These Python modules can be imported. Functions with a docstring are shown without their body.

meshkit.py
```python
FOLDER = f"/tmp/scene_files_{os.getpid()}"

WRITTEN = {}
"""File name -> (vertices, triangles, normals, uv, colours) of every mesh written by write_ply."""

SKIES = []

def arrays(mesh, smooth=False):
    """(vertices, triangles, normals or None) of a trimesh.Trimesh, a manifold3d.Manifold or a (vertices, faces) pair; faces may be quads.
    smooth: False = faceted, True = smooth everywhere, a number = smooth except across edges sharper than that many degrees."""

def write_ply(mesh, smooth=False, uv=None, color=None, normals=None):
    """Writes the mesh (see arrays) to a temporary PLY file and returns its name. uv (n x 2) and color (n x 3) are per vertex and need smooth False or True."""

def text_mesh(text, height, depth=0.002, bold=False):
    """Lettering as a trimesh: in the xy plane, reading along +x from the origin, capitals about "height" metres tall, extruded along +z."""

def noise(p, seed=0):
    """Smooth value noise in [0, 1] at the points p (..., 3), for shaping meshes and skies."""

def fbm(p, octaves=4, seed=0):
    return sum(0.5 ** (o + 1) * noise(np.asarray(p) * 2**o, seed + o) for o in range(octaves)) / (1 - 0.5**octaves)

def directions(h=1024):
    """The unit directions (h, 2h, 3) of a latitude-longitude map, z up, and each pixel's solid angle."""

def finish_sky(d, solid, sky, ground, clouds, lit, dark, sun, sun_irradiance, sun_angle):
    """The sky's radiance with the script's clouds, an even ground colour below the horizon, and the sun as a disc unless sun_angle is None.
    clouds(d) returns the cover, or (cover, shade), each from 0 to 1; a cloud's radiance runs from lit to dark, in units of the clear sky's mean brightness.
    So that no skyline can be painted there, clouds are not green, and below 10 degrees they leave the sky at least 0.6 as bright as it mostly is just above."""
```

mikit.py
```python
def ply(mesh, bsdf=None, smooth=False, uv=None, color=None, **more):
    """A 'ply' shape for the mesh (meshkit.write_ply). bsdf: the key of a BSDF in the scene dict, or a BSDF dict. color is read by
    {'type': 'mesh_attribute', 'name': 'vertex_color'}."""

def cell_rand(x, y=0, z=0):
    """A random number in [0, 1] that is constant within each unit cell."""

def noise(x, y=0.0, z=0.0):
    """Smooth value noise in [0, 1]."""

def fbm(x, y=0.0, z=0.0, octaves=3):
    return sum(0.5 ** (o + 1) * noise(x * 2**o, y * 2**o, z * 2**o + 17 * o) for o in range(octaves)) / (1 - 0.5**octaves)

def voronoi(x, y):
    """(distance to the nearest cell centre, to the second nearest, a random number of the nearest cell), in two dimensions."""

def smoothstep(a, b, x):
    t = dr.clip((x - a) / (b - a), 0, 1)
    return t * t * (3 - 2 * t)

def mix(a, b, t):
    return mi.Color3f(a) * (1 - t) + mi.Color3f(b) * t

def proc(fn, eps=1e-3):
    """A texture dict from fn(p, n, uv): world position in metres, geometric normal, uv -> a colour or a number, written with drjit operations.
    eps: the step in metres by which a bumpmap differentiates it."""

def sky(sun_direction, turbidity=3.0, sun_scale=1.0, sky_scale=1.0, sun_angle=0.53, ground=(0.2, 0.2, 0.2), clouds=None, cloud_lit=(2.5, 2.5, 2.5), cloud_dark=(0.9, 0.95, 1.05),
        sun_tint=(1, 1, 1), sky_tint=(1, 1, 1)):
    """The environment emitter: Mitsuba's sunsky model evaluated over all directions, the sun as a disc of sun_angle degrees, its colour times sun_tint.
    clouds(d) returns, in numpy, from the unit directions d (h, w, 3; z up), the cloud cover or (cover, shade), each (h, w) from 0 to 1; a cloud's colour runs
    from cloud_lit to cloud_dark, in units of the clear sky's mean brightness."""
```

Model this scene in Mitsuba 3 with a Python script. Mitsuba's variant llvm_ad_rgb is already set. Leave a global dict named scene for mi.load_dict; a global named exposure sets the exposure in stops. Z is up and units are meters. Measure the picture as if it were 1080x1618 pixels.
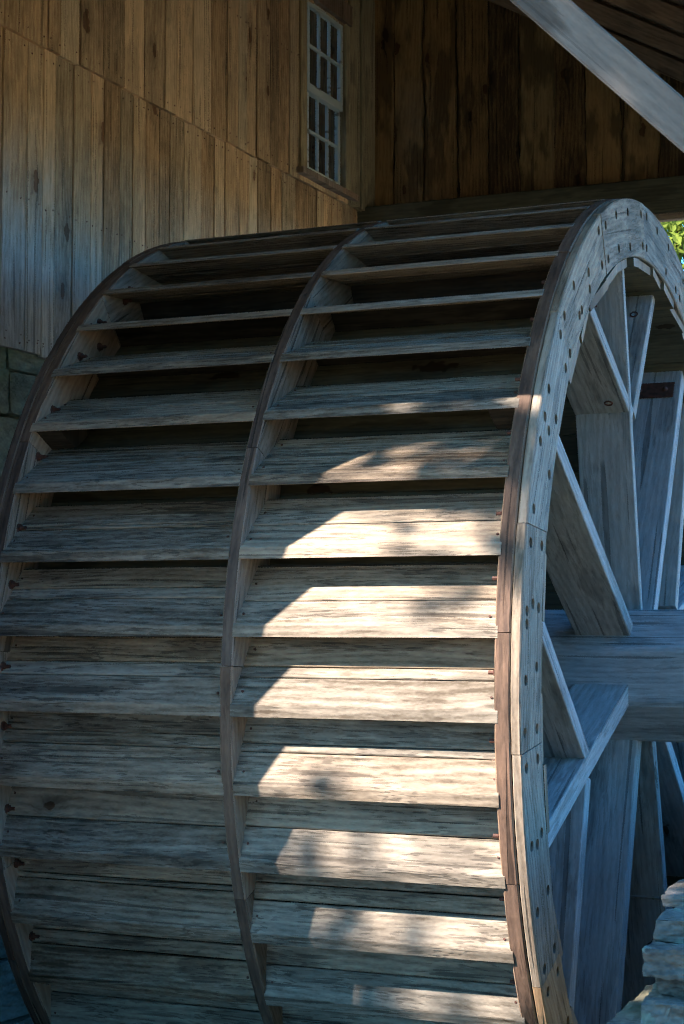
import math, random
import numpy as np, trimesh, manifold3d as m3
import drjit as dr, mitsuba as mi, mikit, meshkit
from mikit import noise, fbm, voronoi, cell_rand, smoothstep, mix, proc

R = 2.4                       # wheel radius in metres; coordinates below are in wheel radii, axle along x, origin at its middle height
scene, labels = {}, {}
T = mi.ScalarTransform4f
rng = random.Random(11)

# ------------------------------------------------------------------ camera, sky, exposure
CAM = np.array([.7746, -3.4893, .135]) * R
YAW, PITCH = .3935, .0639
FWD = np.array([-math.sin(YAW) * math.cos(PITCH), math.cos(YAW) * math.cos(PITCH), math.sin(PITCH)])
scene['camera'] = dict(type='perspective', fov=2 * math.degrees(math.atan(540 / 2647)), fov_axis='x', near_clip=.05, far_clip=500.0,
                       to_world=T().look_at(origin=CAM.tolist(), target=(CAM + FWD).tolist(), up=[0, 0, 1]))
SUN = np.array([-.503, -.547, .669])
exposure = 3.8
scene['sky'] = mikit.sky(SUN.tolist(), turbidity=3, sky_scale=1.0, sun_scale=1.08, sky_tint=(.36, .96, 1.42), sun_tint=(.95, .965, 1.14), ground=(.12, .12, .08))

# ------------------------------------------------------------------ materials
# wood kinds: the kind of a board is coded in its v coordinate (40 m per kind), the board itself in its 16 m x 2 m cell
#        name        dark               light              tone  stain fleck knot  crack
KINDS = dict(
    board=((.068, .050, .031), (.400, .338, .258), .45, .50, .60, .02, .6, .78),
    rim  =((.050, .034, .027), (.180, .122, .088), .40, .40, .30, .00, .8, .8),
    face =((.100, .080, .058), (.370, .320, .250), .30, .45, .40, .00, .7, .75),
    arm  =((.185, .190, .188), (.480, .480, .460), .28, .40, .25, .08, .6, .60),
    wall =((.180, .117, .062), (.620, .440, .260), .80, .32, .25, .20, .6, .60),
    back =((.058, .035, .018), (.340, .215, .095), .85, .60, .20, .45, .6, .70),
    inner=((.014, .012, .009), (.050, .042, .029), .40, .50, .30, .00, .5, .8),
    roof =((.120, .085, .062), (.290, .215, .160), .30, .40, .10, .10, .4, .7),
    trim =((.200, .160, .090), (.460, .390, .250), .25, .40, .15, .10, .5, .6),
    brace=((.100, .102, .105), (.250, .250, .250), .10, .55, .10, .30, .3, .6),
    sill =((.170, .115, .080), (.370, .265, .190), .20, .40, .20, .00, .4, .6),
    fresh=((.200, .115, .060), (.430, .290, .165), .30, .30, .15, .10, .5, .7),
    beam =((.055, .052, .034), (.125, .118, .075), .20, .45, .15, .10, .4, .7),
)
KID = {k: i for i, k in enumerate(KINDS)}
KV = list(KINDS.values())


def pick(t, j, c=None):
    out = mi.Float(0)
    for i, k in enumerate(KV):
        out = dr.select(t == i, float(k[j] if c is None else k[j][c]), out)
    return out


def wood_parts(p, uv):
    u, v = mi.Float(uv.x), mi.Float(uv.y)
    t = dr.floor(v / 40)
    ci, cj = dr.floor(u / 16), dr.floor(v / 2)
    rid = cell_rand(ci, cj, 7)
    # knots: bend the grain round them
    kx, ky = u * 1.7, v * 4.2
    d1, d2, w = voronoi(kx, ky)
    d1 = d1 * (.75 + 1.1 * cell_rand(dr.floor(w * 977), 3, 5)) + .10 * (noise(u * 40, v * 40) - .5)
    kn = dr.select(w < pick(t, 5), 1.0, 0.0)
    ring = dr.exp(-d1 * d1 * 22) * kn
    vv = v + (noise(u * 1.1, v * 4) - .5) * .035 + ring * .03
    g1 = fbm(u * 6, vv * 42, 0, 3)
    g2 = .7 * fbm(u * 24, vv * 125, 0, 2) + .3 * noise(u * 90, vv * 210)
    # growth rings cut at a slant: cathedral figure on some boards
    fig = .5 + .5 * dr.sin((vv * 210 + 16 * noise(u * 1.3 + 3, v * 3.1)) + 3 * g1)
    g2 = g2 * .7 + .3 * fig
    st = fbm(u * 3.0 + 31, v * 10, 0, 4)
    cr = smoothstep(.82, .87, noise(u * 1.3 + 7, vv * 70)) * pick(t, 6)
    w2 = noise(u * 5 + 11, v * 23)
    fl = smoothstep(.53, .72, fbm(u * 18 + 4 * w2, vv * 170 + 1.5 * w2, 0, 2)) * smoothstep(.36, .58, st) * pick(t, 4)
    return t, rid, d1, kn, ring, g1, g2, st, cr, fl


def wood_color(p, n, uv):
    t, rid, d1, kn, ring, g1, g2, st, cr, fl = wood_parts(p, uv)
    x = .55 + pick(t, 7) * (.75 * (g1 - .5) + .95 * (g2 - .5)) + pick(t, 2) * (rid - .5) + .7 * (st - .5)
    x = dr.clip(x, 0, 1)
    # the sides of the rings have bleached, their rims have stayed dark with wet
    side = dr.select((t == KID['rim']) | (t == KID['beam']), 1.0, 0.0) * smoothstep(.6, .8, dr.abs(n.x))
    a = mi.Color3f(pick(t, 0, 0), pick(t, 0, 1), pick(t, 0, 2))
    b = mi.Color3f(pick(t, 1, 0), pick(t, 1, 1), pick(t, 1, 2))
    c = a * (1 - x) + b * x
    c = c * (1 - side) + (mi.Color3f(.15, .11, .075) * (1 - x) + mi.Color3f(.36, .275, .20) * x) * side
    r2 = cell_rand(dr.floor(uv.x / 16), dr.floor(uv.y / 2), 19)
    c *= mi.Color3f(1 + .16 * (r2 - .5), 1.0, 1 - .16 * (r2 - .5))
    # boards exposed to spray and rain at the open corner of the mill wall have gone grey
    grey = dr.select(t == KID['wall'], 1.0, 0.0) * smoothstep(1.30 * R, .95 * R, p.z + .28 * (p.y + .33 * R) + .5 * (st - .5)) 
    lum = (c.x + c.y + c.z) / 3
    c = c * (1 - .85 * grey) + mi.Color3f(.98, 1.02, .98) * (lum * 1.25 + .03) * (.85 * grey)
    dark = 1 - pick(t, 3) * smoothstep(.52, .72, st)
    c = c * dark * (1 - .8 * fl) * (1 - .75 * cr)
    core = smoothstep(.13, .09, d1) * kn
    halo = smoothstep(.42, .12, d1) * kn
    return c * (1 - .30 * halo) * mi.Color3f(1 - .55 * core, 1 - .68 * core, 1 - .74 * core)


def wood_bump(p, n, uv):
    t, rid, d1, kn, ring, g1, g2, st, cr, fl = wood_parts(p, uv)
    return .6 * g1 + .45 * g2 - .9 * cr - .6 * fl


scene['wood'] = dict(type='twosided', nested=dict(type='bumpmap', arbitrary=proc(wood_bump, eps=.0012), scale=.0026, bsdf=dict(
    type='principled', base_color=proc(wood_color), roughness=.72, specular=.32)))


def stone_color(p, n, uv):
    a = fbm(p.x * 3.1, p.y * 3.1, p.z * 5, 4)
    b = .5 * fbm(p.x * 17, p.y * 17, p.z * 26, 3) + .5 * fbm(p.x * 70, p.y * 70, p.z * 90, 2)
    q = noise(p.x * 1.7 + 9, p.y * 1.7, p.z * 2.3)
    c = mix((.050, .050, .046), (.235, .225, .200), dr.clip(.5 + 1.5 * (a - .5) + 1.3 * (b - .5), 0, 1))
    c = c * mix((1.05, .97, .86), (1.0, .98, .95), q)
    moss = smoothstep(.56, .70, fbm(p.x * 2.3 + 40, p.y * 2.3, p.z * 2.3, 3)) * .3
    c = c * (1 - moss) + mi.Color3f(.120, .145, .060) * moss
    return c


def lichen_mask(p):
    d1, d2, w = voronoi(p.x * 9 + p.z * 4.1, p.y * 9 + p.z * 8.3)
    e = d1 + .35 * (fbm(p.x * 45, p.y * 45, p.z * 45, 3) - .5)
    return smoothstep(.26, .18, e) * dr.select(w > .66, 1.0, 0.0)


def stone_pale(p, n, uv):
    return stone_color(p, n, uv) * mi.Color3f(1.05, 1.3, 1.25) + mi.Color3f(.015, .026, .022)


def stone_lichen(p, n, uv):
    m = lichen_mask(p)
    return stone_color(p, n, uv) * (1 - m) + mi.Color3f(.22, .25, .20) * (.6 + .5 * noise(p.x * 90, p.y * 90, p.z * 90)) * m


def stone_bump(p, n, uv):
    return fbm(p.x * 14, p.y * 14, p.z * 34, 4)


for key, fn in (('stone', stone_pale), ('lichen_stone', stone_lichen)):
    scene[key] = dict(type='bumpmap', arbitrary=proc(stone_bump, eps=.003), scale=.04, bsdf=dict(type='principled', base_color=proc(fn), roughness=.85, specular=.25))
scene['iron'] = dict(type='principled', base_color=proc(lambda p, n, uv: mix((.030, .018, .016), (.135, .055, .036), fbm(p.x * 60, p.y * 60, p.z * 60, 3))), roughness=.65, specular=.4, metallic=.15)
scene['peg'] = dict(type='diffuse', reflectance=dict(type='rgb', value=(.012, .010, .009)))
scene['paint'] = dict(type='twosided', nested=dict(type='principled', roughness=.5, specular=.4, base_color=proc(
    lambda p, n, uv: mix((.48, .54, .51), (.22, .21, .18), smoothstep(.60, .74, fbm(p.x * 9, p.y * 9, p.z * 22, 3))))))
scene['glass'] = dict(type='thindielectric')
scene['leaf'] = dict(type='principledthin', base_color=proc(lambda p, n, uv: mix((.105, .175, .028), (.270, .345, .070), noise(p.x * 2.6, p.y * 2.6, p.z * 2.6) * .6 + .4 * noise(p.x * 23, p.y * 23, p.z * 23))), roughness=.5, diff_trans=.9, spec_trans=0.0)
scene['bark'] = dict(type='principled', roughness=.9, base_color=proc(lambda p, n, uv: mix((.05, .04, .03), (.17, .14, .11), fbm(p.x * 7, p.y * 7, p.z * 1.4, 3))))
scene['earth'] = dict(type='twosided', nested=dict(type='principled', roughness=.95, specular=.2, base_color=proc(
    lambda p, n, uv: mix((.50, .39, .245), (.070, .090, .032), smoothstep(.50, .62, fbm(p.x * .35 + 3, p.y * .35, 0, 4) + .12 * smoothstep(.6 * R, 1.6 * R, p.x))) * (.7 + .6 * fbm(p.x * 2.3, p.y * 2.3, 0, 4)))))


# ------------------------------------------------------------------ mesh helpers
def add(key, mesh_or_vfu, bsdf, **kw):
    """One entry, renamed with _001 and so on when the key is taken."""
    k, n = key, 0
    while k in scene:
        n += 1
        k = f'{key}_{n:03d}'
    if isinstance(mesh_or_vfu, tuple):
        v, f, uv = mesh_or_vfu
        scene[k] = mikit.ply((v, f), bsdf, uv=uv)
    else:
        scene[k] = mikit.ply(mesh_or_vfu, bsdf, **kw)
    return k


def uv_offset(kind):
    return np.array([rng.randrange(16) * 16 + 5.0 + rng.random() * 2, KID[kind] * 40 + rng.randrange(20) * 2 + .35 + rng.random() * .4])


def chamfered(poly, c):
    """A convex polygon with its corners cut back by c."""
    p = np.asarray(poly, float)
    out = []
    for i in range(len(p)):
        a, b, d = p[i - 1], p[i], p[(i + 1) % len(p)]
        ea, ed = (a - b) / np.linalg.norm(a - b), (d - b) / np.linalg.norm(d - b)
        out += [b + ea * c, b + ed * c]
    return np.array(out)


def sweep(poly, L0, L1, n, kind, frame, jit=0.0, skew=(0, 0), chamfer=.004, rough=0.0):
    """A board: polygon (b, c) swept from L0 to L1 along a; frame = origin, a, b, c (metres). jit bows it, rough frays the edges."""
    o, A, B, C = (np.asarray(x, float) for x in frame)
    P = chamfered(poly, chamfer) if chamfer else np.asarray(poly, float)
    m = len(P)
    ts = np.linspace(0, 1, n + 1)
    off = uv_offset(kind)
    mean_b = P[:, 0].mean()
    secs = []
    ph = [rng.random() * 50 for _ in range(4)]
    for t in ts:
        q = P.copy()
        s = L0 + (L1 - L0) * t
        if jit:
            q[:, 0] += jit * (math.sin(s * 1.7 + ph[0]) + .6 * math.sin(s * 4.9 + ph[1]))
            q[:, 1] += .5 * jit * (math.sin(s * 2.1 + ph[2]) + .6 * math.sin(s * 6.1 + ph[3]))
        if rough:
            q[:, 0] += np.array([(rng.random() - .5) * 2 * rough for _ in range(m // 2)]).repeat(2)
        e = skew[0] * (1 - t) + skew[1] * t
        secs.append(o + (s + e * (q[:, 0] - mean_b))[:, None] * A + q[:, :1] * B + q[:, 1:] * C)
    secs = np.array(secs)
    per = np.concatenate([[0], np.cumsum(np.linalg.norm(np.roll(P, -1, 0) - P, axis=1))])
    V, F, UV = [], [], []
    k = 0
    for j in range(m):
        j2 = (j + 1) % m
        for i in range(n + 1):
            s = (L1 - L0) * ts[i]
            V += [secs[i, j], secs[i, j2]]
            UV += [off + [s, per[j]], off + [s, per[j + 1]]]
        for i in range(n):
            a = k + 2 * i
            F += [[a, a + 1, a + 3], [a, a + 3, a + 2]]
        k += 2 * (n + 1)
    for i, flip in ((0, True), (n, False)):
        V += list(secs[i])
        UV += [off + [1.3 + .12 * q[1], 1.0 + q[0] * .2] for q in P]
        for j in range(1, m - 1):
            F.append([k, k + j + 1, k + j] if flip else [k, k + j, k + j + 1])
        k += m
    V, F, UV = np.array(V), np.array(F), np.array(UV)
    # orient outwards
    tri = V[F]
    if np.einsum('ij,ij->', tri[:, 0], np.cross(tri[:, 1], tri[:, 2])) - np.einsum('ij,ij->', np.broadcast_to(V.mean(0), tri[:, 0].shape), np.cross(tri[:, 1] - tri[:, 0], tri[:, 2] - tri[:, 0])) < 0:
        F = F[:, ::-1]
    return V, F, UV


def rect(b0, b1, c0, c1):
    return [(b0, c0), (b1, c0), (b1, c1), (b0, c1)]


def plank(p0, p1, wdir, w, t, kind, n=3, jit=.002, chamfer=.005, skew=(0, 0), rough=0.0):
    """A straight timber from p0 to p1 (wheel radii), width w along wdir, thickness t."""
    p0, p1 = np.asarray(p0, float) * R, np.asarray(p1, float) * R
    A = p1 - p0
    L = np.linalg.norm(A)
    A /= L
    B = np.asarray(wdir, float) - np.dot(wdir, A) * A
    B /= np.linalg.norm(B)
    C = np.cross(A, B)
    return sweep(rect(-w * R / 2, w * R / 2, -t * R / 2, t * R / 2), 0, L, n, kind, (p0, A, B, C), jit, skew, chamfer, rough)


def grained(mesh, g, kind):
    """A faceted trimesh with wood coordinates: u along g."""
    v, f = np.asarray(mesh.vertices), np.asarray(mesh.faces)
    g = np.asarray(g, float) / np.linalg.norm(g)
    off = uv_offset(kind)
    V = v[f].reshape(-1, 3)
    nrm = np.cross(v[f[:, 1]] - v[f[:, 0]], v[f[:, 2]] - v[f[:, 0]])
    nrm /= np.linalg.norm(nrm, axis=1, keepdims=True) + 1e-12
    side = np.cross(nrm, g)
    end = np.linalg.norm(side, axis=1) < .35
    side[end] = np.cross(nrm[end], np.where(np.abs(nrm[end][:, :1]) < .9, [1.0, 0, 0], [0, 1.0, 0]))
    side /= np.linalg.norm(side, axis=1, keepdims=True) + 1e-12
    G = np.repeat(np.where(end[:, None], np.cross(side, nrm), g), 3, 0)
    S = np.repeat(side, 3, 0)
    c = v.mean(0)
    sgn = np.sign(S @ np.array([.3, .5, .8]) + 1e-9)
    u = ((V - c) * G).sum(1)
    w = ((V - c) * S).sum(1) * sgn
    return V, np.arange(len(V)).reshape(-1, 3), np.stack([u, w], 1) + off + [0, .6]


def blob(size, seed, sub=2, rough=.12, square=3.2, cut=5):
    """A rough quarried stone about the origin: a superellipsoid box with flattened faces and noise."""
    b = trimesh.creation.box((2, 2, 2))
    for _ in range(sub):
        b = b.subdivide()
    v = np.array(b.vertices)
    v = v / (np.abs(v) ** square).sum(1, keepdims=True) ** (1 / square)
    r = np.random.default_rng(seed)
    for _ in range(cut):
        n = r.normal(size=3)
        n /= np.linalg.norm(n)
        h = .80 + .22 * r.random()
        d = np.maximum(v @ n - h, 0)
        v -= d[:, None] * n * .9
    v = v * np.asarray(size) / 2
    nn = v / (np.linalg.norm(v, axis=1, keepdims=True) + 1e-9)
    s = min(size)
    a = meshkit.fbm(v / s * 1.1 + seed * 7.3, 3, seed) - .5
    c = meshkit.fbm(v * [1, 1, 2.2] / s * 3.5 + seed * 3.1, 3, seed + 5) - .5
    v = v + nn * (a * 1.6 + c * .8)[:, None] * s * rough * 2
    return trimesh.Trimesh(v, b.faces, process=False)


def slab_stone(size, seed, sub):
    """An angular slab of bedded stone: flat broken faces, chipped corners, small ledges along the bedding."""
    r = np.random.default_rng(seed)
    h = np.asarray(size) / 2
    pts = []
    for sx in (-1, 1):
        for sy in (-1, 1):
            for sz in (-1, 1):
                c = np.array([sx, sy, sz]) * h * (1 - r.random(3) * [.10, .10, .12])
                for ax in range(3):                          # every corner broken off a little differently
                    q = c.copy()
                    q[ax] -= np.sign(q[ax]) * h[ax] * r.uniform(.03, .20) * (.8 if ax == 2 else 1)
                    pts.append(q)
    pts += [np.array([r.uniform(-.6, .6), r.uniform(-.6, .6), s]) * h * [1, 1, r.uniform(.98, 1.06)] for s in (-1, 1)]
    man = m3.Manifold.hull_points(np.array(pts))
    man = man.refine_to_length(max(.014, min(size) * .10) if sub >= 4 else .09)
    mm = man.to_mesh()
    v, f = np.array(mm.vert_properties[:, :3], float), np.array(mm.tri_verts)
    if sub >= 4:
        nn = trimesh.Trimesh(v, f, process=False).vertex_normals
        led = np.abs((v[:, 2] * 22 + 1.5 * meshkit.fbm(v * [4, 4, 2] + seed, 2, seed)) % 1 - .5) * 2    # bedding planes
        chip = meshkit.fbm(v * [11, 11, 20] + seed * 3.7, 3, seed) - .5
        fine = meshkit.fbm(v * [45, 45, 80] + seed, 2, seed + 3) - .5
        side = 1 - np.abs(nn[:, 2:]) ** 2
        v = v + nn * (np.minimum(led[:, None], .35) * .012 * side - .004 * side + chip[:, None] * .024 + fine[:, None] * .010)
    return trimesh.Trimesh(v, f, process=False)


# ------------------------------------------------------------------ ground and pit
G = -.58
def sheet(x0, x1, y0, y1, z, n=1):
    v = np.array([[x0, y0, z], [x1, y0, z], [x1, y1, z], [x0, y1, z]]) * R
    return v, np.array([[0, 1, 2], [0, 2, 3]])
parts = [sheet(-80, 80, -80, -1.62, G), sheet(-80, 80, 1.62, 80, G), sheet(-80, -1.42, -1.62, 1.62, G), sheet(.72, 80, -1.62, 1.62, G)]
V, F = np.vstack([p[0] for p in parts]), np.vstack([p[1] + 4 * i for i, p in enumerate(parts)])
scene['ground'] = mikit.ply((V, F), 'earth')
labels['ground'] = dict(label='packed earth and short grass around the mill', category='ground', kind='structure')
scene['pit_floor'] = mikit.ply(sheet(-1.42, .72, -1.62, 1.62, -1.14), 'earth')
labels['pit_floor'] = dict(label='dark earth floor of the wheel pit below the water wheel', category='ground', kind='structure')

# ------------------------------------------------------------------ the mill building
labels['mill_building'] = dict(label='tall plank-clad mill wall of amber and grey boards with a white sash window', category='building')
AL = math.radians(3.0)
W0, WD, WN = np.array([-1.37, -.33, 0]), np.array([math.sin(AL), math.cos(AL), 0]), np.array([math.cos(AL), -math.sin(AL), 0])
UP = np.array([0, 0, 1.0])


def wall_board(key, s0, s1, z0, z1, out, t, kind, chamfer=.003, n=3, jit=.0015, skew=(0, 0), rough=.0008):
    """An upright board of the mill wall: along z, width along the wall, its outer face 'out' proud of the wall plane."""
    o = (W0 + WN * (out - t / 2)) * R
    return add(key, sweep(rect(s0 * R, s1 * R, -t * R / 2, t * R / 2), z0 * R, z1 * R, n, kind, (o, UP, WD, WN), jit, skew, chamfer, rough), 'wood')


SEAM, WBOT = 1.478, .748
NAILS = []


def nail_disc(p, n, r=.0055):
    p, n = np.asarray(p, float), np.asarray(n, float) / np.linalg.norm(n)
    c = trimesh.creation.cylinder(r, .004, sections=7)
    c.apply_transform(trimesh.geometry.align_vectors([0, 0, 1], n))
    c.apply_translation(p)
    return c


def nail_board(s0, s1, out, zs):
    for z in zs:
        for f in (.2, .8):
            NAILS.append(nail_disc((W0 + WD * (s0 + (s1 - s0) * f + rng.uniform(-.004, .004)) + WN * out + UP * (z + rng.uniform(-.006, .006))) * R, WN, rng.uniform(.004, .006)))


s = -1.4
while s < 2.0:                                   # lower boards
    w = rng.uniform(.050, .094)
    out = rng.uniform(-.0022, .0016)
    wall_board('mill_building__wall_board', s + .0014, min(s + w, 2.03) - .0014, WBOT + rng.uniform(-.003, .003), SEAM + .02, out, .011, 'wall', skew=(rng.uniform(-.02, .02), 0))
    nail_board(s, s + w, out, (WBOT + .022, WBOT + .035, 1.10, SEAM - .022))
    s += w
s = -1.4
while s < 1.80:                                  # upper boards, lapped over the lower ones, cut round the window
    w = rng.uniform(.050, .100)
    e = min(s + w, 1.803)
    zs = [(SEAM + rng.uniform(-.0015, .001), 3.0)]
    if e > 1.49 and s < 1.78:
        zs = [(SEAM, 1.505), (2.055, 3.0)]
    out = .0125 + rng.uniform(-.0022, .0016)
    if len(zs) == 1:
        nail_board(s, e, out, (SEAM + .025, 1.86))
    for za, zb in zs:
        wall_board('mill_building__wall_board', s + .0014, e - .0014, za, zb, out, .011, 'wall', skew=(rng.uniform(-.01, .01), 0))
    s += w
add('mill_building__nails', trimesh.util.concatenate(NAILS), 'iron')
labels['mill_building__nails'] = dict(kind='stuff')
wall_board('mill_building__corner_board', 1.806, 1.878, SEAM + .004, 3.0, .022, .020, 'trim')
wall_board('mill_building__corner_board', 1.880, 1.985, SEAM - .001, 3.0, .027, .025, 'trim')
# window
win = 'mill_building__window'
for a, b in ((1.450, 1.490), (1.768, 1.803)):
    wall_board(win + '__casing', a, b, 1.512, 2.062, .022, .020, 'trim')
wall_board(win + '__casing', 1.446, 1.804, 2.064, 2.13, .028, .026, 'roof')
o = (W0 + WN * .012) * R
add(win + '__sill', sweep(rect(1.436 * R, 1.838 * R, -.03 * R, .026 * R), 1.492 * R, 1.511 * R, 1, 'sill', (o, UP, WD, WN), 0, (0, 0), .005), 'wood')


def bar(s0, s1, z0, z1, out, t, key):
    o = (W0 + WN * (out - t / 2)) * R
    V, F, UV = sweep(rect(s0 * R, s1 * R, -t * R / 2, t * R / 2), z0 * R, z1 * R, 1, 'trim', (o, UP, WD, WN), 0, (0, 0), .003)
    return add(key, (V, F, UV), 'paint')


for name, a, b, z0, z1, out in (('upper_sash', 1.510, 1.764, 1.772, 2.060, .013), ('lower_sash', 1.524, 1.766, 1.512, 1.790, .003)):
    k = win + '__' + name
    t, st = .014, .0165
    bar(a, a + st, z0, z1, out, t, win + '__stile'); bar(b - st, b, z0, z1, out, t, win + '__stile')
    bar(a + st, b - st, z0, z0 + .026, out - .0005, t, win + '__rail'); bar(a + st, b - st, z1 - .018, z1, out - .0005, t, win + '__rail')
    ga, gb, gz0, gz1 = a + st, b - st, z0 + .026, z1 - .018
    for i in (1, 2):
        c = ga + (gb - ga) * i / 3
        bar(c - .0042, c + .0042, gz0, gz1, out - .002, t - .004, win + '__glazing_bar')
    c = (gz0 + gz1) / 2
    bar(ga, gb, c - .0042, c + .0042, out - .003, t - .005, win + '__glazing_bar')
    for i in range(3):
        for j in range(2):
            sa, sb = ga + (gb - ga) * i / 3, ga + (gb - ga) * (i + 1) / 3
            za, zb = gz0 + (gz1 - gz0) * j / 2, gz0 + (gz1 - gz0) * (j + 1) / 2
            tilt = rng.uniform(-.0006, .0006)
            o = (W0 + WN * (out - .008))
            q = np.array([o + WD * x + UP * z + WN * (tilt * dx) for x, z, dx in ((sa, za, 1), (sb, za, -1), (sb, zb, -1), (sa, zb, 1))]) * R
            add(win + '__pane', (q, np.array([[0, 1, 2], [0, 2, 3]]), np.array([[0, 0], [1, 0], [1, 1], [0, 1.0]])), 'glass')
# the rest of the mill: end walls, far wall, roof (dark inside)
def slab(key, pts, thick, bsdf='wood', kind='wall'):
    p = np.asarray(pts, float) * R
    n = np.cross(p[1] - p[0], p[2] - p[0]); n /= np.linalg.norm(n)
    m = trimesh.convex.convex_hull(np.vstack([p, p - n * thick * R]))
    return add(key, grained(m, p[3] - p[0], kind), 'wood')
a, b = W0 + WD * -1.42 - WN * .03, W0 + WD * 2.9 - WN * .03
c, d = b - WN * 2.6, a - WN * 2.6
for p, q in ((a, d), (d, c), (c, b), (b + WN * .012, W0 + WD * 2.04 - WN * .018)):
    slab('mill_building__wall', [p + UP * G, q + UP * G, q + UP * 3, p + UP * 3], .02, kind='back')
ridge = [(a + d) / 2 + UP * 4.3 - WD * .2, (b + c) / 2 + UP * 4.3 + WD * .2]
ev = [[a + WN * .06 + UP * 2.93 - WD * .2, b + WN * .06 + UP * 2.93 + WD * .2], [d - WN * .06 + UP * 2.93 - WD * .2, c - WN * .06 + UP * 2.93 + WD * .2]]
for e in ev:
    slab('mill_building__roof', [e[0], e[1], ridge[1], ridge[0]], .03, kind='roof')
slab('mill_building__backing', [W0 + WD * -1.42 - WN * .034 + UP * (WBOT + .04), W0 + WD * 2.03 - WN * .034 + UP * (WBOT + .04), W0 + WD * 2.03 - WN * .034 + UP * 1.45, W0 + WD * -1.42 - WN * .034 + UP * 1.45], .01, kind='back')
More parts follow.
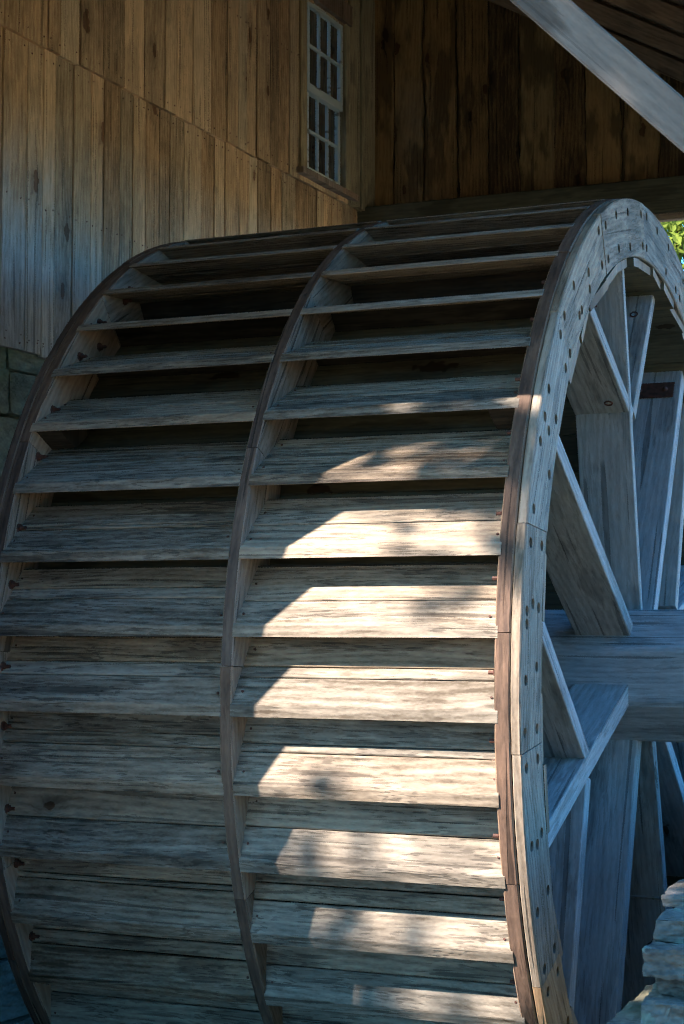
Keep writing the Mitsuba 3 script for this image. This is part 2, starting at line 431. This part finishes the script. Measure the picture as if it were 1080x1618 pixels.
# rubble foundation below the boards
slab('mill_building__foundation_core', [W0 + WD * -1.42 - WN * .06 + UP * -1.16, W0 + WD * 2.03 - WN * .06 + UP * -1.16, W0 + WD * 2.03 - WN * .06 + UP * (WBOT + .03), W0 + WD * -1.42 - WN * .06 + UP * (WBOT + .03)], .2, kind='rim')
ZS = [-1.16]
while ZS[-1] < .36:
    ZS.append(ZS[-1] + rng.uniform(.085, .15))
ZS = [z for z in ZS if z < .40] + [.455, .600, .705, .766]
for z, z1 in zip(ZS[:-1], ZS[1:]):
    s = -1.42 + rng.uniform(-.1, 0)
    h = z1 - z
    while s < 2.0:
        w = rng.uniform(.14, .30) if h > .07 else rng.uniform(.10, .2)
        near = -.25 < s + w and s < .45
        m = slab_stone((.20 * R, w * R * 1.03, h * R * 1.02), rng.randrange(9999), 4 if near else 2)
        M = np.eye(4); M[:3, 0], M[:3, 1] = WN, WD
        M[:3, 3] = (W0 + WD * (s + w / 2) + WN * (-.113 + rng.uniform(-.008, .006)) + UP * (z + h / 2)) * R
        m.apply_transform(M)
        add('mill_building__foundation_stone', m, 'stone', smooth=30)
        s += w
# ------------------------------------------------------------------ the wheel shed: back wall, front bent, roof
labels['wheel_shed'] = dict(label='open lean-to of dark brown boards with a pale diagonal brace sheltering the wheel', category='shed')
YB = 1.65
def live_board(key, x0, x1, y, z0, z1, t, wane):
    """An upright board whose two edges keep the wavering outline of the log."""
    n = 26
    V, F, UV, off = [], [], [], uv_offset('back')
    zs = np.linspace(z0, z1, n + 1)
    r = np.random.default_rng(rng.randrange(99999))
    def edge():
        e = np.cumsum(r.normal(size=n + 1)); e -= np.linspace(e[0], e[-1], n + 1)
        return e / (np.abs(e).max() + 1e-6) * wane * r.uniform(.3, 1) + r.normal(size=n + 1) * wane * .10
    ea, eb = x0 + edge(), x1 + edge()
    sec = [np.array([[a, y + t], [a + .004 / R, y], [b - .004 / R, y], [b, y + t]]) for a, b in zip(ea, eb)]
    for j in range(4):
        k = len(V)
        for i in range(n + 1):
            for q, p in enumerate((sec[i][j], sec[i][(j + 1) % 4])):
                V.append([p[0] * R, p[1] * R, zs[i] * R]); UV.append(off + [zs[i] * R - z0 * R, (p[0] - x0) * R + .3 + (.7 if j == 3 else 0) + (p[1] - y) * R])
        for i in range(n):
            a = k + 2 * i
            F += [[a, a + 1, a + 3], [a, a + 3, a + 2]]
    for i in (0, n):
        k = len(V)
        V += [[p[0] * R, p[1] * R, zs[i] * R] for p in sec[i]]; UV += [off + [1.3, 1.2 + p[0] * .1] for p in sec[i]]
        F += [[k, k + 1, k + 2], [k, k + 2, k + 3]]
    return add(key, (np.array(V), np.array(F), np.array(UV)), 'wood')


x = -1.262
while x < .42:
    w = rng.uniform(.090, .122)
    zt = 2.48 - .558 * (x + 1.3)
    live_board('wheel_shed__back_board', x, x + w, YB + rng.uniform(-.003, .003), 1.44, zt, .011, .010)
    live_board('wheel_shed__back_board', x + w - .05, x + w + .055, YB + .016, 1.44, zt, .010, .004)
    x += w + rng.uniform(-.002, .012)
add('wheel_shed__beam', plank((-1.28, YB - .03, 1.436), (.62, YB - .03, 1.436), (0, 0, 1), .108, .10, 'beam', 6, .002, .008), 'wood')
add('wheel_shed__beam_strip', plank((-1.28, YB - .06, 1.368), (.62, YB - .06, 1.368), (0, 0, 1), .020, .03, 'sill', 4, .002, .004), 'wood')
YF = -1.35
roofz = lambda x: 1.82 - .558 * (x + .231)
for x, y, zt in ((.43, YB - .03, 1.40), (.43, .15, 1.40), (.43, YF, 1.40)):
    add('wheel_shed__post', plank((x, y, G if y > 1 else -.22), (x, y, zt), (1, 0, 0), .085, .085, 'arm', 4, .003, .008), 'wood')
add('wheel_shed__plate', plank((.43, -1.65, 1.405), (.43, 1.72, 1.405), (1, 0, 0), .085, .085, 'roof', 4, .002, .008), 'wood')
add('wheel_shed__header', plank((-1.37, YF, 1.21), (.39, YF, 1.21), (0, 0, 1), .10, .08, 'brace', 4, .002, .008), 'wood')
# left post of the front bent leans a little; boards close the gap between it and the mill
add('wheel_shed__post', plank((-.853, YF, -.60), (-.775, YF, 1.16), (1, 0, 0), .08, .08, 'arm', 4, .0, .008), 'wood')
for i in range(7):
    xa = -1.36 + i * .0775
    add('wheel_shed__front_board', plank((xa + .005, YF + .002, -.58), (xa + .04, YF + .002, 1.16), (1, 0, 0), .0775, .012, 'wall', 3, .001, .003), 'wood')
k = add('wheel_shed__brace', plank((.46, YF + .05, .682), (-.11, YF + .05, 1.258), (.6, 0, .75), .052, .022, 'brace', 4, .001, .006), 'wood')
for i in range(20):                               # gable boards over the header
    xa = -1.36 + i * .096
    zt = roofz(xa + .05) - .02
    if zt > 1.3 and xa < .16:
        add('wheel_shed__gable_board', plank((xa + .048, YF - .046, 1.155), (xa + .048, YF - .046, zt), (1, 0, 0), .094, .012, 'wall', 2, .001, .003), 'wood')
y = -1.62
while y < 1.8:
    add('wheel_shed__rafter', plank((-1.32, y, roofz(-1.32)), (.50, y, roofz(.50)), (0, -.4, 1), .055, .036, 'roof', 3, .002, .004), 'wood')
    y += .3133
rdir = np.array([1, 0, -.558]); rdir /= np.linalg.norm(rdir)
for i in range(15):
    c = np.array([-1.33, 0, roofz(-1.33) + .0415]) + rdir * (i + .5) * .148
    add('wheel_shed__roof_board', plank(c + [0, -1.75, 0], c + [0, 1.85, 0], rdir, .1475, .012, 'roof', 3, .002, .003), 'wood')

# ------------------------------------------------------------------ the water wheel
labels['water_wheel'] = dict(label='huge weathered wooden water wheel with slatted buckets and a sunlit patch', category='water wheel')
DTH = 2 * math.pi / 48
TH0 = .1054
XA, XB, XC, XD = -.9304, -.4751, -.4582, 0.0
EX = np.array([1.0, 0, 0])


def ring_segment(r0, r1, x0, x1, a0, a1, kind, skew=(0, 0), holes=()):
    """A felloe of a shroud: radii r0..r1, from angle a0 to a1 (0 = towards the camera, up positive)."""
    sec = chamfered(rect(r0, r1, x0, x1), .0022)
    n = 7
    rm = (r0 + r1) / 2
    vs = []
    for t in np.linspace(0, 1, n + 1):
        a = a0 + (a1 - a0) * t + (skew[0] * (1 - t) + skew[1] * t) * (sec[:, 0] - rm) / rm
        vs.append(np.stack([sec[:, 1], -sec[:, 0] * np.cos(a), sec[:, 0] * np.sin(a)], 1))
    m = len(sec)
    V = np.vstack(vs) * R
    F = []
    for i in range(n):
        for j in range(m):
            p, q = i * m + j, i * m + (j + 1) % m
            F += [[p, q, q + m], [p, q + m, p + m]]
    for j in range(1, m - 1):
        F += [[0, j + 1, j], [n * m, n * m + j, n * m + j + 1]]
    mesh = trimesh.Trimesh(V, F, process=False)
    if mesh.volume < 0:
        mesh.invert()
    if holes:
        man = m3.Manifold(m3.Mesh(np.asarray(mesh.vertices, np.float32), np.asarray(mesh.faces, np.uint32)))
        cut = []
        for r, a, rad in holes:
            c = m3.Manifold.cylinder(.056, rad, rad, 12, True).rotate((0, 90, 0)).translate((x1 * R, -r * math.cos(a) * R, r * math.sin(a) * R))
            cut.append(c)
        man = man - m3.Manifold.batch_boolean(cut, m3.OpType.Add)
        mm = man.to_mesh()
        mesh = trimesh.Trimesh(mm.vert_properties[:, :3], mm.tri_verts, process=False)
    am = (a0 + a1) / 2
    return grained(mesh, (0, math.sin(am), math.cos(am)), kind)


SEG = math.radians(22.5)
RI = .8825
def ring(name, layers):
    for x0, x1, kind, start, r1, hole in layers:
        ja = [start + i * SEG + rng.uniform(-.010, .010) for i in range(16)]
        jk = [rng.uniform(-.35, .35) if hole else 0 for i in range(16)]
        for i in range(16):
            a0, a1 = ja[i], ja[(i + 1) % 16] + (2 * math.pi if i == 15 else 0)
            holes = []
            if hole:
                for da in (.026, .33 * (a1 - a0), .62 * (a1 - a0), a1 - a0 - .026):
                    holes += [(rr + rng.uniform(-.004, .004), a0 + da + rng.uniform(-.006, .006) + jk[i if da < .1 else (i + 1) % 16] * (rr - .941) / .941, .0215) for rr in (.972, .907) if rng.random() > .08]
                holes += [(rr, a0 + SEG / 2 + rng.uniform(-.05, .05), .0215) for rr in (.968, .938, .909) if rng.random() > .65]
            dx = rng.uniform(-.0006, .0006)
            add(f'water_wheel__{name}__segment', ring_segment(RI, r1 + rng.uniform(-.001, .0006), x0 + dx, x1 + dx, a0 + .0006, a1 - .0006, 'fresh' if hole and i == 14 else kind, (jk[i], jk[(i + 1) % 16]), holes), 'wood')
            for r, a, rad in holes:
                c = trimesh.creation.cylinder(rad * .97, .006, sections=12)
                c.apply_transform(trimesh.transformations.rotation_matrix(math.pi / 2, (0, 1, 0)))
                c.apply_translation(np.array([x1 + dx, -r * math.cos(a), r * math.sin(a)]) * R - [.020, 0, 0])
                add(f'water_wheel__{name}__peg', c, 'peg')


ring('right_shroud', [(-.0055, .0198, 'rim', math.radians(7), 1.0, False), (.0207, .037, 'face', math.radians(-4.5), .9985, True)])
ring('middle_shroud', [(-.4780, -.4553, 'rim', math.radians(3), 1.0, False)])
ring('left_shroud', [(-.9480, -.9249, 'rim', math.radians(5), 1.0, False), (-.9675, -.9488, 'rim', math.radians(-6), .9985, False)])
labels['water_wheel__right_shroud'] = dict(label='right outer ring with a pale pegged face')

WNAILS = []
BETA = math.radians(53.8)
TB = .012
for bay, (xa, xb) in (('left', (XA, XB)), ('right', (XC, XD))):
    for k in range(48):
        th = TH0 - k * DTH
        name = 'water_wheel__bucket' + ('' if (bay == 'left' and k == 0) else f'_{(k if bay == "left" else k + 48):03d}')
        cs, sn = math.cos(th), math.sin(th)
        be = BETA - th
        d = np.array([math.cos(be), math.sin(be)])            # inward and up along the front board, in (y, z)
        nr = np.array([-math.sin(be), math.cos(be)])          # its outer face
        tt = th + .0204
        P = np.array([-math.cos(tt), math.sin(tt)]) * 1.0015
        Q = np.array([-cs, sn]) * 1.0015
        o = np.zeros(3)
        fr = (o, EX, np.array([0, 1.0, 0]), np.array([0, 0, 1.0]))
        w1, w2, w3 = .060 + rng.uniform(-.006, .006), .0775 + rng.uniform(-.006, .010), .136
        if rng.random() < .3:
            w2 = w1
        q0 = P + nr * 0
        edges = [(0, w1), (w1, w2), (w2, w3)]
        nm = ['lower_board', 'strip_board', 'upper_board']
        for (e0, e1), part in zip(edges, nm):
            if e1 - e0 < .004:
                continue
            lift = rng.uniform(-.0014, .0008)
            g = .0010
            if e0 == 0:
                poly = [Q, P, P + d * (e1 - g), P + d * (e1 - g) - nr * TB]
                # the lower corner of the tip lies on the rim
            else:
                poly = [P + d * (e0 + g) - nr * TB, P + d * (e0 + g), P + d * (e1 - g), P + d * (e1 - g) - nr * TB]
            poly = (np.array(poly) + nr * lift) * R
            ex = rng.uniform(.0018, .0042)
            add(f'{name}__{part}', sweep(poly, (xa - ex + .0035) * R, (xb + ex - .0035) * R, 5, 'board', fr, .0012, (rng.uniform(-.02, .02), rng.uniform(-.02, .02)), .0035), 'wood')
        for e in (w1 * .42, (w2 + w3) / 2):
            for xn in (xa + .014, xb - .014):
                q = P + d * (e + rng.uniform(-.006, .006)) + nr * .0006
                WNAILS.append(nail_disc(np.array([xn + rng.uniform(-.003, .003), *q]) * R, (0, *nr), rng.uniform(.004, .006)))
        E = P + d * w3
        rE = np.linalg.norm(E); er = -E / rE; et = np.array([-er[1], er[0]])
        poly = np.array([E + er * .0, E + et * -TB, E + er * (rE - .882) + et * -TB, E + er * (rE - .882)]) * R
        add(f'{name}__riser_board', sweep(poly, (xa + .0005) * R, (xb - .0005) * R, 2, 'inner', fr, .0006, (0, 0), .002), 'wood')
add('water_wheel__nails', trimesh.util.concatenate(WNAILS), 'iron')
labels['water_wheel__nails'] = dict(kind='stuff')
# cleats under some boards
for k, xs in ((-3, (XA + .030, XD - .030)), (2, (XB - .03,)), (9, (XC + .03,)), (-9, (XA + .03, XC + .03))):
    th = TH0 - k * DTH
    be = BETA - th
    d = np.array([math.cos(be), math.sin(be)]); nr = np.array([-math.sin(be), math.cos(be)])
    P = np.array([-math.cos(th), math.sin(th)]) - nr * .002
    for xc in xs:
        poly = np.array([P + d * .012, P + d * .13, P + d * .10 - nr * .045, P + d * .05 - nr * .05]) * R
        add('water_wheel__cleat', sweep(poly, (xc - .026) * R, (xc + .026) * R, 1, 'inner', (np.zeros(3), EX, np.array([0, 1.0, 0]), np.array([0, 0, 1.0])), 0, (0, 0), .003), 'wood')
# sole (drum) boards
for i in range(48):
    a0, a1 = i * DTH + .02, (i + 1) * DTH + .02
    pts = []
    for r, a in ((.8815, a0 + .0012), (.8815, a1 - .0012), (.8640, a1 - .0012), (.8640, a0 + .0012)):
        pts.append((-r * math.cos(a), r * math.sin(a)))
    xr = .034 + rng.uniform(-.006, .004)
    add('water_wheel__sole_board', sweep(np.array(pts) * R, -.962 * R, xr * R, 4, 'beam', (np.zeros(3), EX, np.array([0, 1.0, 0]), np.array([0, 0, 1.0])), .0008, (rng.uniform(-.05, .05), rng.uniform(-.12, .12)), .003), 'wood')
# bolts on the inner faces of the shrouds, square nuts
def nut(x, r, a, sgn):
    b = trimesh.creation.box((.013, .022, .022))
    c = trimesh.creation.cylinder(.008, .036, sections=8)
    c.apply_transform(trimesh.transformations.rotation_matrix(math.pi / 2, (0, 1, 0)))
    c.apply_translation((.010 * sgn, 0, 0))
    w = trimesh.creation.cylinder(.021, .004, sections=12)
    w.apply_transform(trimesh.transformations.rotation_matrix(math.pi / 2, (0, 1, 0)))
    w.apply_translation((-.008 * sgn, 0, 0))
    m = trimesh.util.concatenate([b, c, w])
    m.apply_transform(trimesh.transformations.rotation_matrix(rng.random() * 3, (1, 0, 0)))
    m.apply_translation(np.array([x, -r * math.cos(a), r * math.sin(a)]) * R + [.009 * sgn, 0, 0])
    return m
for k in range(-9, 7):
    th = TH0 - k * DTH
    for da, r in ((-.030, .962), (-.062, .952)) if k % 2 else ((-.052, .966), (-.085, .930)):
        add('water_wheel__left_shroud__bolt', nut(-.9249, r, th + da, 1), 'iron')
        add('water_wheel__right_shroud__bolt', nut(-.0055, r + .012, th + da, -1), 'iron')

# axle: an eight-sided shaft, bearing on the pit walls
AZ, AP = .020, .135
oc = [(AP / math.cos(math.pi / 8) * math.cos(math.pi / 8 + i * math.pi / 4), AP / math.cos(math.pi / 8) * math.sin(math.pi / 8 + i * math.pi / 4) + AZ) for i in range(8)]
add('water_wheel__axle', sweep(np.array(oc) * R, -1.25 * R, .40 * R, 8, 'arm', (np.zeros(3), EX, np.array([0, 1.0, 0]), np.array([0, 0, 1.0])), .0, (0, 0), .012), 'wood')


def arm(key, a, b, t, x1=.006, w=.115, kind='arm'):
    """An arm or brace in the plane of the wheel from a to b (y, z), its wide side across the wheel."""
    return add(key, plank((x1 - w / 2, *a), (x1 - w / 2, *b), (1, 0, 0), w, t, kind, 3, .0008, .004), 'wood')


ARMS = [((.008, .10), (-.139, .860), .021), ((-.03, .075), (-.722, .4830), .034), ((.105, .10), (.490, .722), .038), ((-.02, .022), (-.828, -.262), .042),
        ((-.012, -.06), (-.325, -.812), .044), ((.075, -.02), (.318, -.812), .036), ((.10, .06), (.845, .262), .036), ((.09, -.01), (.72, -.49), .036)]
BRACES = [((-.058, .560), (-.447, .748), .028), ((-.040, .560), (.172, .852), .027), ((-.44, -.130), (-.842, .190), .032), ((-.455, -.155), (-.612, -.612), .036),
          ((.37, .16), (.573, .652), .03), ((.40, .10), (.80, -.33), .03), ((.20, -.46), (.52, -.695), .03)]
for x1 in (.006, -.815):
    for a, b, t in ARMS:
        arm('water_wheel__arm', a, b, t, x1)
    for a, b, t in BRACES:
        arm('water_wheel__brace', a, b, t, x1 - .0015)
# iron straps holding arm ends to the sole
for (y, z), dx, ln in (((.455, .662), -.058, .10), ((-.125, .80), -.085, .07)):
    d = np.array([y, z]) / math.hypot(y, z)
    n = np.array([-d[1], d[0]])
    pq = np.array([y, z]) + n * (.024 if y > 0 else .017)
    k = add('water_wheel__iron_strap', plank((dx - ln / 2, pq[0], pq[1]), (dx + ln / 2, pq[0], pq[1]), (0, d[0], d[1]), .045, .004, 'rim', 1, 0, .001), 'iron')
    for e in (-.03, .03):
        b = trimesh.creation.icosphere(1, .016)
        b.apply_translation(np.array([dx + e, *(pq + n * .003)]) * R)
        add(k + '__bolt', b, 'iron')
for (a, b, t), fr in zip(BRACES[:4], (.16, .8, .85, .8)):
    a, b = np.array(a), np.array(b)
    q = a + (b - a) * fr
    n = np.array([-(b - a)[1], (b - a)[0]]); n /= np.linalg.norm(n)
    n = n if n @ [-1, -.3] > 0 else -n
    rg = trimesh.creation.torus(.018, .004, major_sections=16, minor_sections=6)
    rg.apply_transform(trimesh.geometry.align_vectors([0, 0, 1], [0, n[0], n[1]]))
    rg.apply_translation(np.array([-.03, *(q + n * (t / 2 + .001))]) * R)
    add('water_wheel__ring_bolt', rg, 'iron')

# ------------------------------------------------------------------ the dry stone wall beside the wheel
labels['stone_wall'] = dict(label='rough dry stone pit wall with pale lichen beside the wheel spokes', category='stone wall')


def stone_at(x0, x1, y0, y1, z0, z1, sub=3, bsdf='lichen_stone', seed=None, rough=.09, tilt=0):
    seed = rng.randrange(9999) if seed is None else seed
    size = np.array([x1 - x0, y1 - y0, z1 - z0]) * R
    m = slab_stone(size, seed, sub + 1) if sub > 2 else blob(size, seed, sub, rough, 9.0, 5)
    m.apply_transform(trimesh.transformations.rotation_matrix(tilt, (.3, 1, 0)))
    m.apply_translation(np.array([x0 + x1, y0 + y1, z0 + z1]) * R / 2)
    return add('stone_wall__stone', m, bsdf, smooth=False if sub > 2 else 24)


stone_at(.288, .86, -2.05, -1.32, -.405, -.326, 4, seed=3, rough=.05)
for za, zb, xe, ye in ((-.327, -.293, .338, -1.60), (-.294, -.270, .352, -1.55), (-.271, -.238, .333, -1.575), (-.239, -.214, .340, -1.52),
                       (-.216, -.203, .338, -1.43), (-.205, -.184, .346, -1.38)):
    y = ye
    while y < -1.02:
        d = rng.uniform(.16, .34)
        stone_at(xe + rng.uniform(-.006, .010), .60 + rng.uniform(-.05, .1), y, min(y + d, -1.0), za, zb + rng.uniform(-.001, .004), 4)
        y += d
for za, zb in ((-.59, -.495), (-.497, -.40)):
    y = -2.02
    while y < -1.30:
        w = rng.uniform(.2, .3)
        stone_at(.33 + rng.uniform(-.01, .02), .84, y, min(y + w, -1.28), za, zb, 3, 'lichen_stone')
        y += w
z = -1.16
while z < -.24:
    h = rng.uniform(.09, .13)
    h = min(h, -.205 - z)
    y = -1.60 if z < -.42 else -1.10
    while y < 1.5:
        w = rng.uniform(.2, .34)
        stone_at(.33 + rng.uniform(-.01, .01), .72, y, y + w * .99, z, z + h, 2, 'stone')
        y += w
    z += h
for z in np.arange(-1.16, -.62, .11):               # front and rear ends of the pit
    for yy in (-1.66, 1.62):
        x = -1.4
        while x < .40:
            w = rng.uniform(.24, .38)
            stone_at(x, x + w * .99, yy - .14, yy + .06, z, z + .11, 2, 'stone')
            x += w
stone_at(.28, .50, -.13, .15, -.215, -.108, 3, 'stone', seed=40)

# ------------------------------------------------------------------ trees
def tree(key, base, height, crown, nleaf, leaf, seed, label, limbs=7):
    """Tapered trunk and limbs, and a crown of leaf quads gathered in clumps. crown: list of (centre, radii) in metres."""
    r = np.random.default_rng(seed)
    base = np.asarray(base, float)
    segs = []
    def limb(p, q, ra, rb):
        segs.append(m3.Manifold.batch_hull([m3.Manifold.sphere(ra, 10).translate(tuple(p)), m3.Manifold.sphere(rb, 8).translate(tuple(q))]))
    cs = [np.asarray(c, float) for c, _ in crown]
    mid = base + [0, 0, height * .45]
    tr = height * .028
    limb(base - [0, 0, .3], mid, tr, tr * .7)
    for c, rad in crown:
        c = np.asarray(c, float)
        limb(mid - [0, 0, .2], (mid + c) / 2 + r.normal(size=3) * .15, tr * .6, tr * .35)
        limb((mid + c) / 2, c, tr * .38, tr * .12)
        for _ in range(limbs):
            d = r.normal(size=3); d /= np.linalg.norm(d)
            limb(c - [0, 0, .1], c + d * np.asarray(rad) * .75, tr * .12, .012)
    tm = m3.Manifold.batch_boolean(segs, m3.OpType.Add).to_mesh()
    add(key + '__trunk', trimesh.Trimesh(tm.vert_properties[:, :3], tm.tri_verts, process=False), 'bark', smooth=50)
    V, F = [], []
    vol = np.array([np.prod(rad) for _, rad in crown]); cnt = (vol / vol.sum() * nleaf).astype(int)
    for (c, rad), n in zip(crown, cnt):
        ncl = max(12, n // 45)
        d = r.normal(size=(ncl, 3)); d /= np.linalg.norm(d, axis=1, keepdims=True)
        cl = d * (r.random((ncl, 1)) ** .45) * rad
        which = r.integers(0, ncl, n)
        p = np.asarray(c) + cl[which] + r.normal(size=(n, 3)) * np.minimum(np.asarray(rad) * .14, .45)
        a = r.normal(size=(n, 3)); a /= np.linalg.norm(a, axis=1, keepdims=True)
        b = np.cross(a, r.normal(size=(n, 3))); b /= np.linalg.norm(b, axis=1, keepdims=True)
        s = (leaf * (.7 + .6 * r.random((n, 1))))
        nn = np.cross(a, b) * .18
        V.append(np.stack([p - a * s, p + b * s * .55 + nn * s, p + a * s, p - b * s * .55 + nn * s], 1).reshape(-1, 3))
    V = np.vstack(V)
    i = np.arange(len(V) // 4) * 4
    F = np.vstack([np.stack([i, i + 1, i + 2], 1), np.stack([i, i + 2, i + 3], 1)])
    scene[key + '__crown'] = mikit.ply((V, F), 'leaf')
    labels[key] = dict(label=label, category='tree')


# seen in the gap between the shed's beam and the wheel
tree('leafy_tree', np.array([-1.3, 7.0, G]) * R, 9.0, [(np.array([-1.2, 6.6, 2.5]) * R, (2.4, 2.2, 2.2)), (np.array([-.7, 7.3, 1.4]) * R, (2.4, 2.2, 2.0)), (np.array([-.2, 6.5, .6]) * R, (2, 2, 1.6)), (np.array([-2.0, 7.4, 3.2]) * R, (2.2, 2.2, 2.0))],
     26000, .085, 4, 'bright green tree seen in the gap between the dark beam and the pegged ring')
# trees in front of the mill, behind and beside the camera: they dapple the lower edge of the sunlight and shade the brace
def along(p, t):
    return (np.asarray(p, float) + SUN * t) * R
tree('shade_tree', np.append(along((.50, -1.35, .85), 4.2)[:2], G * R), 13.0, [(along((.42, -1.35, .92), 4.1), (2.0, 2.0, 1.3)), (along((.78, -1.35, 1.0), 4.4), (1.9, 1.9, 1.4)), (along((-.02, -.92, .52), 4.2), (1.25, .8, .38)), (along((.50, -1.55, -.15), 4.2), (1.3, 1.3, .9))],
     8000, .10, 23, 'tall leafy tree in front of the mill shading the diagonal brace')
tree('low_tree', np.append(along((-.35, -.9, -.72), 5.6)[:2], G * R), 7.5, [(along((-.40, -.9, -1.00), 5.6), (2.0, 1.6, .85)), (along((-.1, -.9, -1.45), 5.6), (2.2, 1.8, 1.2))],
     6000, .09, 15, 'lower leafy tree in front of the mill dappling the foot of the wheel')
for i, (x, y, hgt, lab) in enumerate(((-1.3, -10.0, 19, 'tree across the yard, straight out in front of the wheel'), (2.4, -9.2, 20, 'tree across the yard behind the viewpoint'),
                                    (6.0, -8.2, 18, 'tree across the yard to the right of the viewpoint'))):
    c = np.array([x, y, 0]) * R
    tree(f'yard_tree' + (f'_{i:03d}' if i else ''), c + [0, 0, G * R], hgt, [(c + [0, 0, hgt * .74], (4.6, 3.8, 4.2)), (c + [2.8, .6, hgt * .50], (4.2, 3.4, 3.8)), (c + [-2.8, -.3, hgt * .46], (4.2, 3.4, 3.8)), (c + [.4, .8, hgt * .25], (4.4, 3.2, 3.4))],
         13000, .27, 30 + i, lab, 4)
labels['sky'] = dict(label='clear blue sky', category='sky', kind='structure')
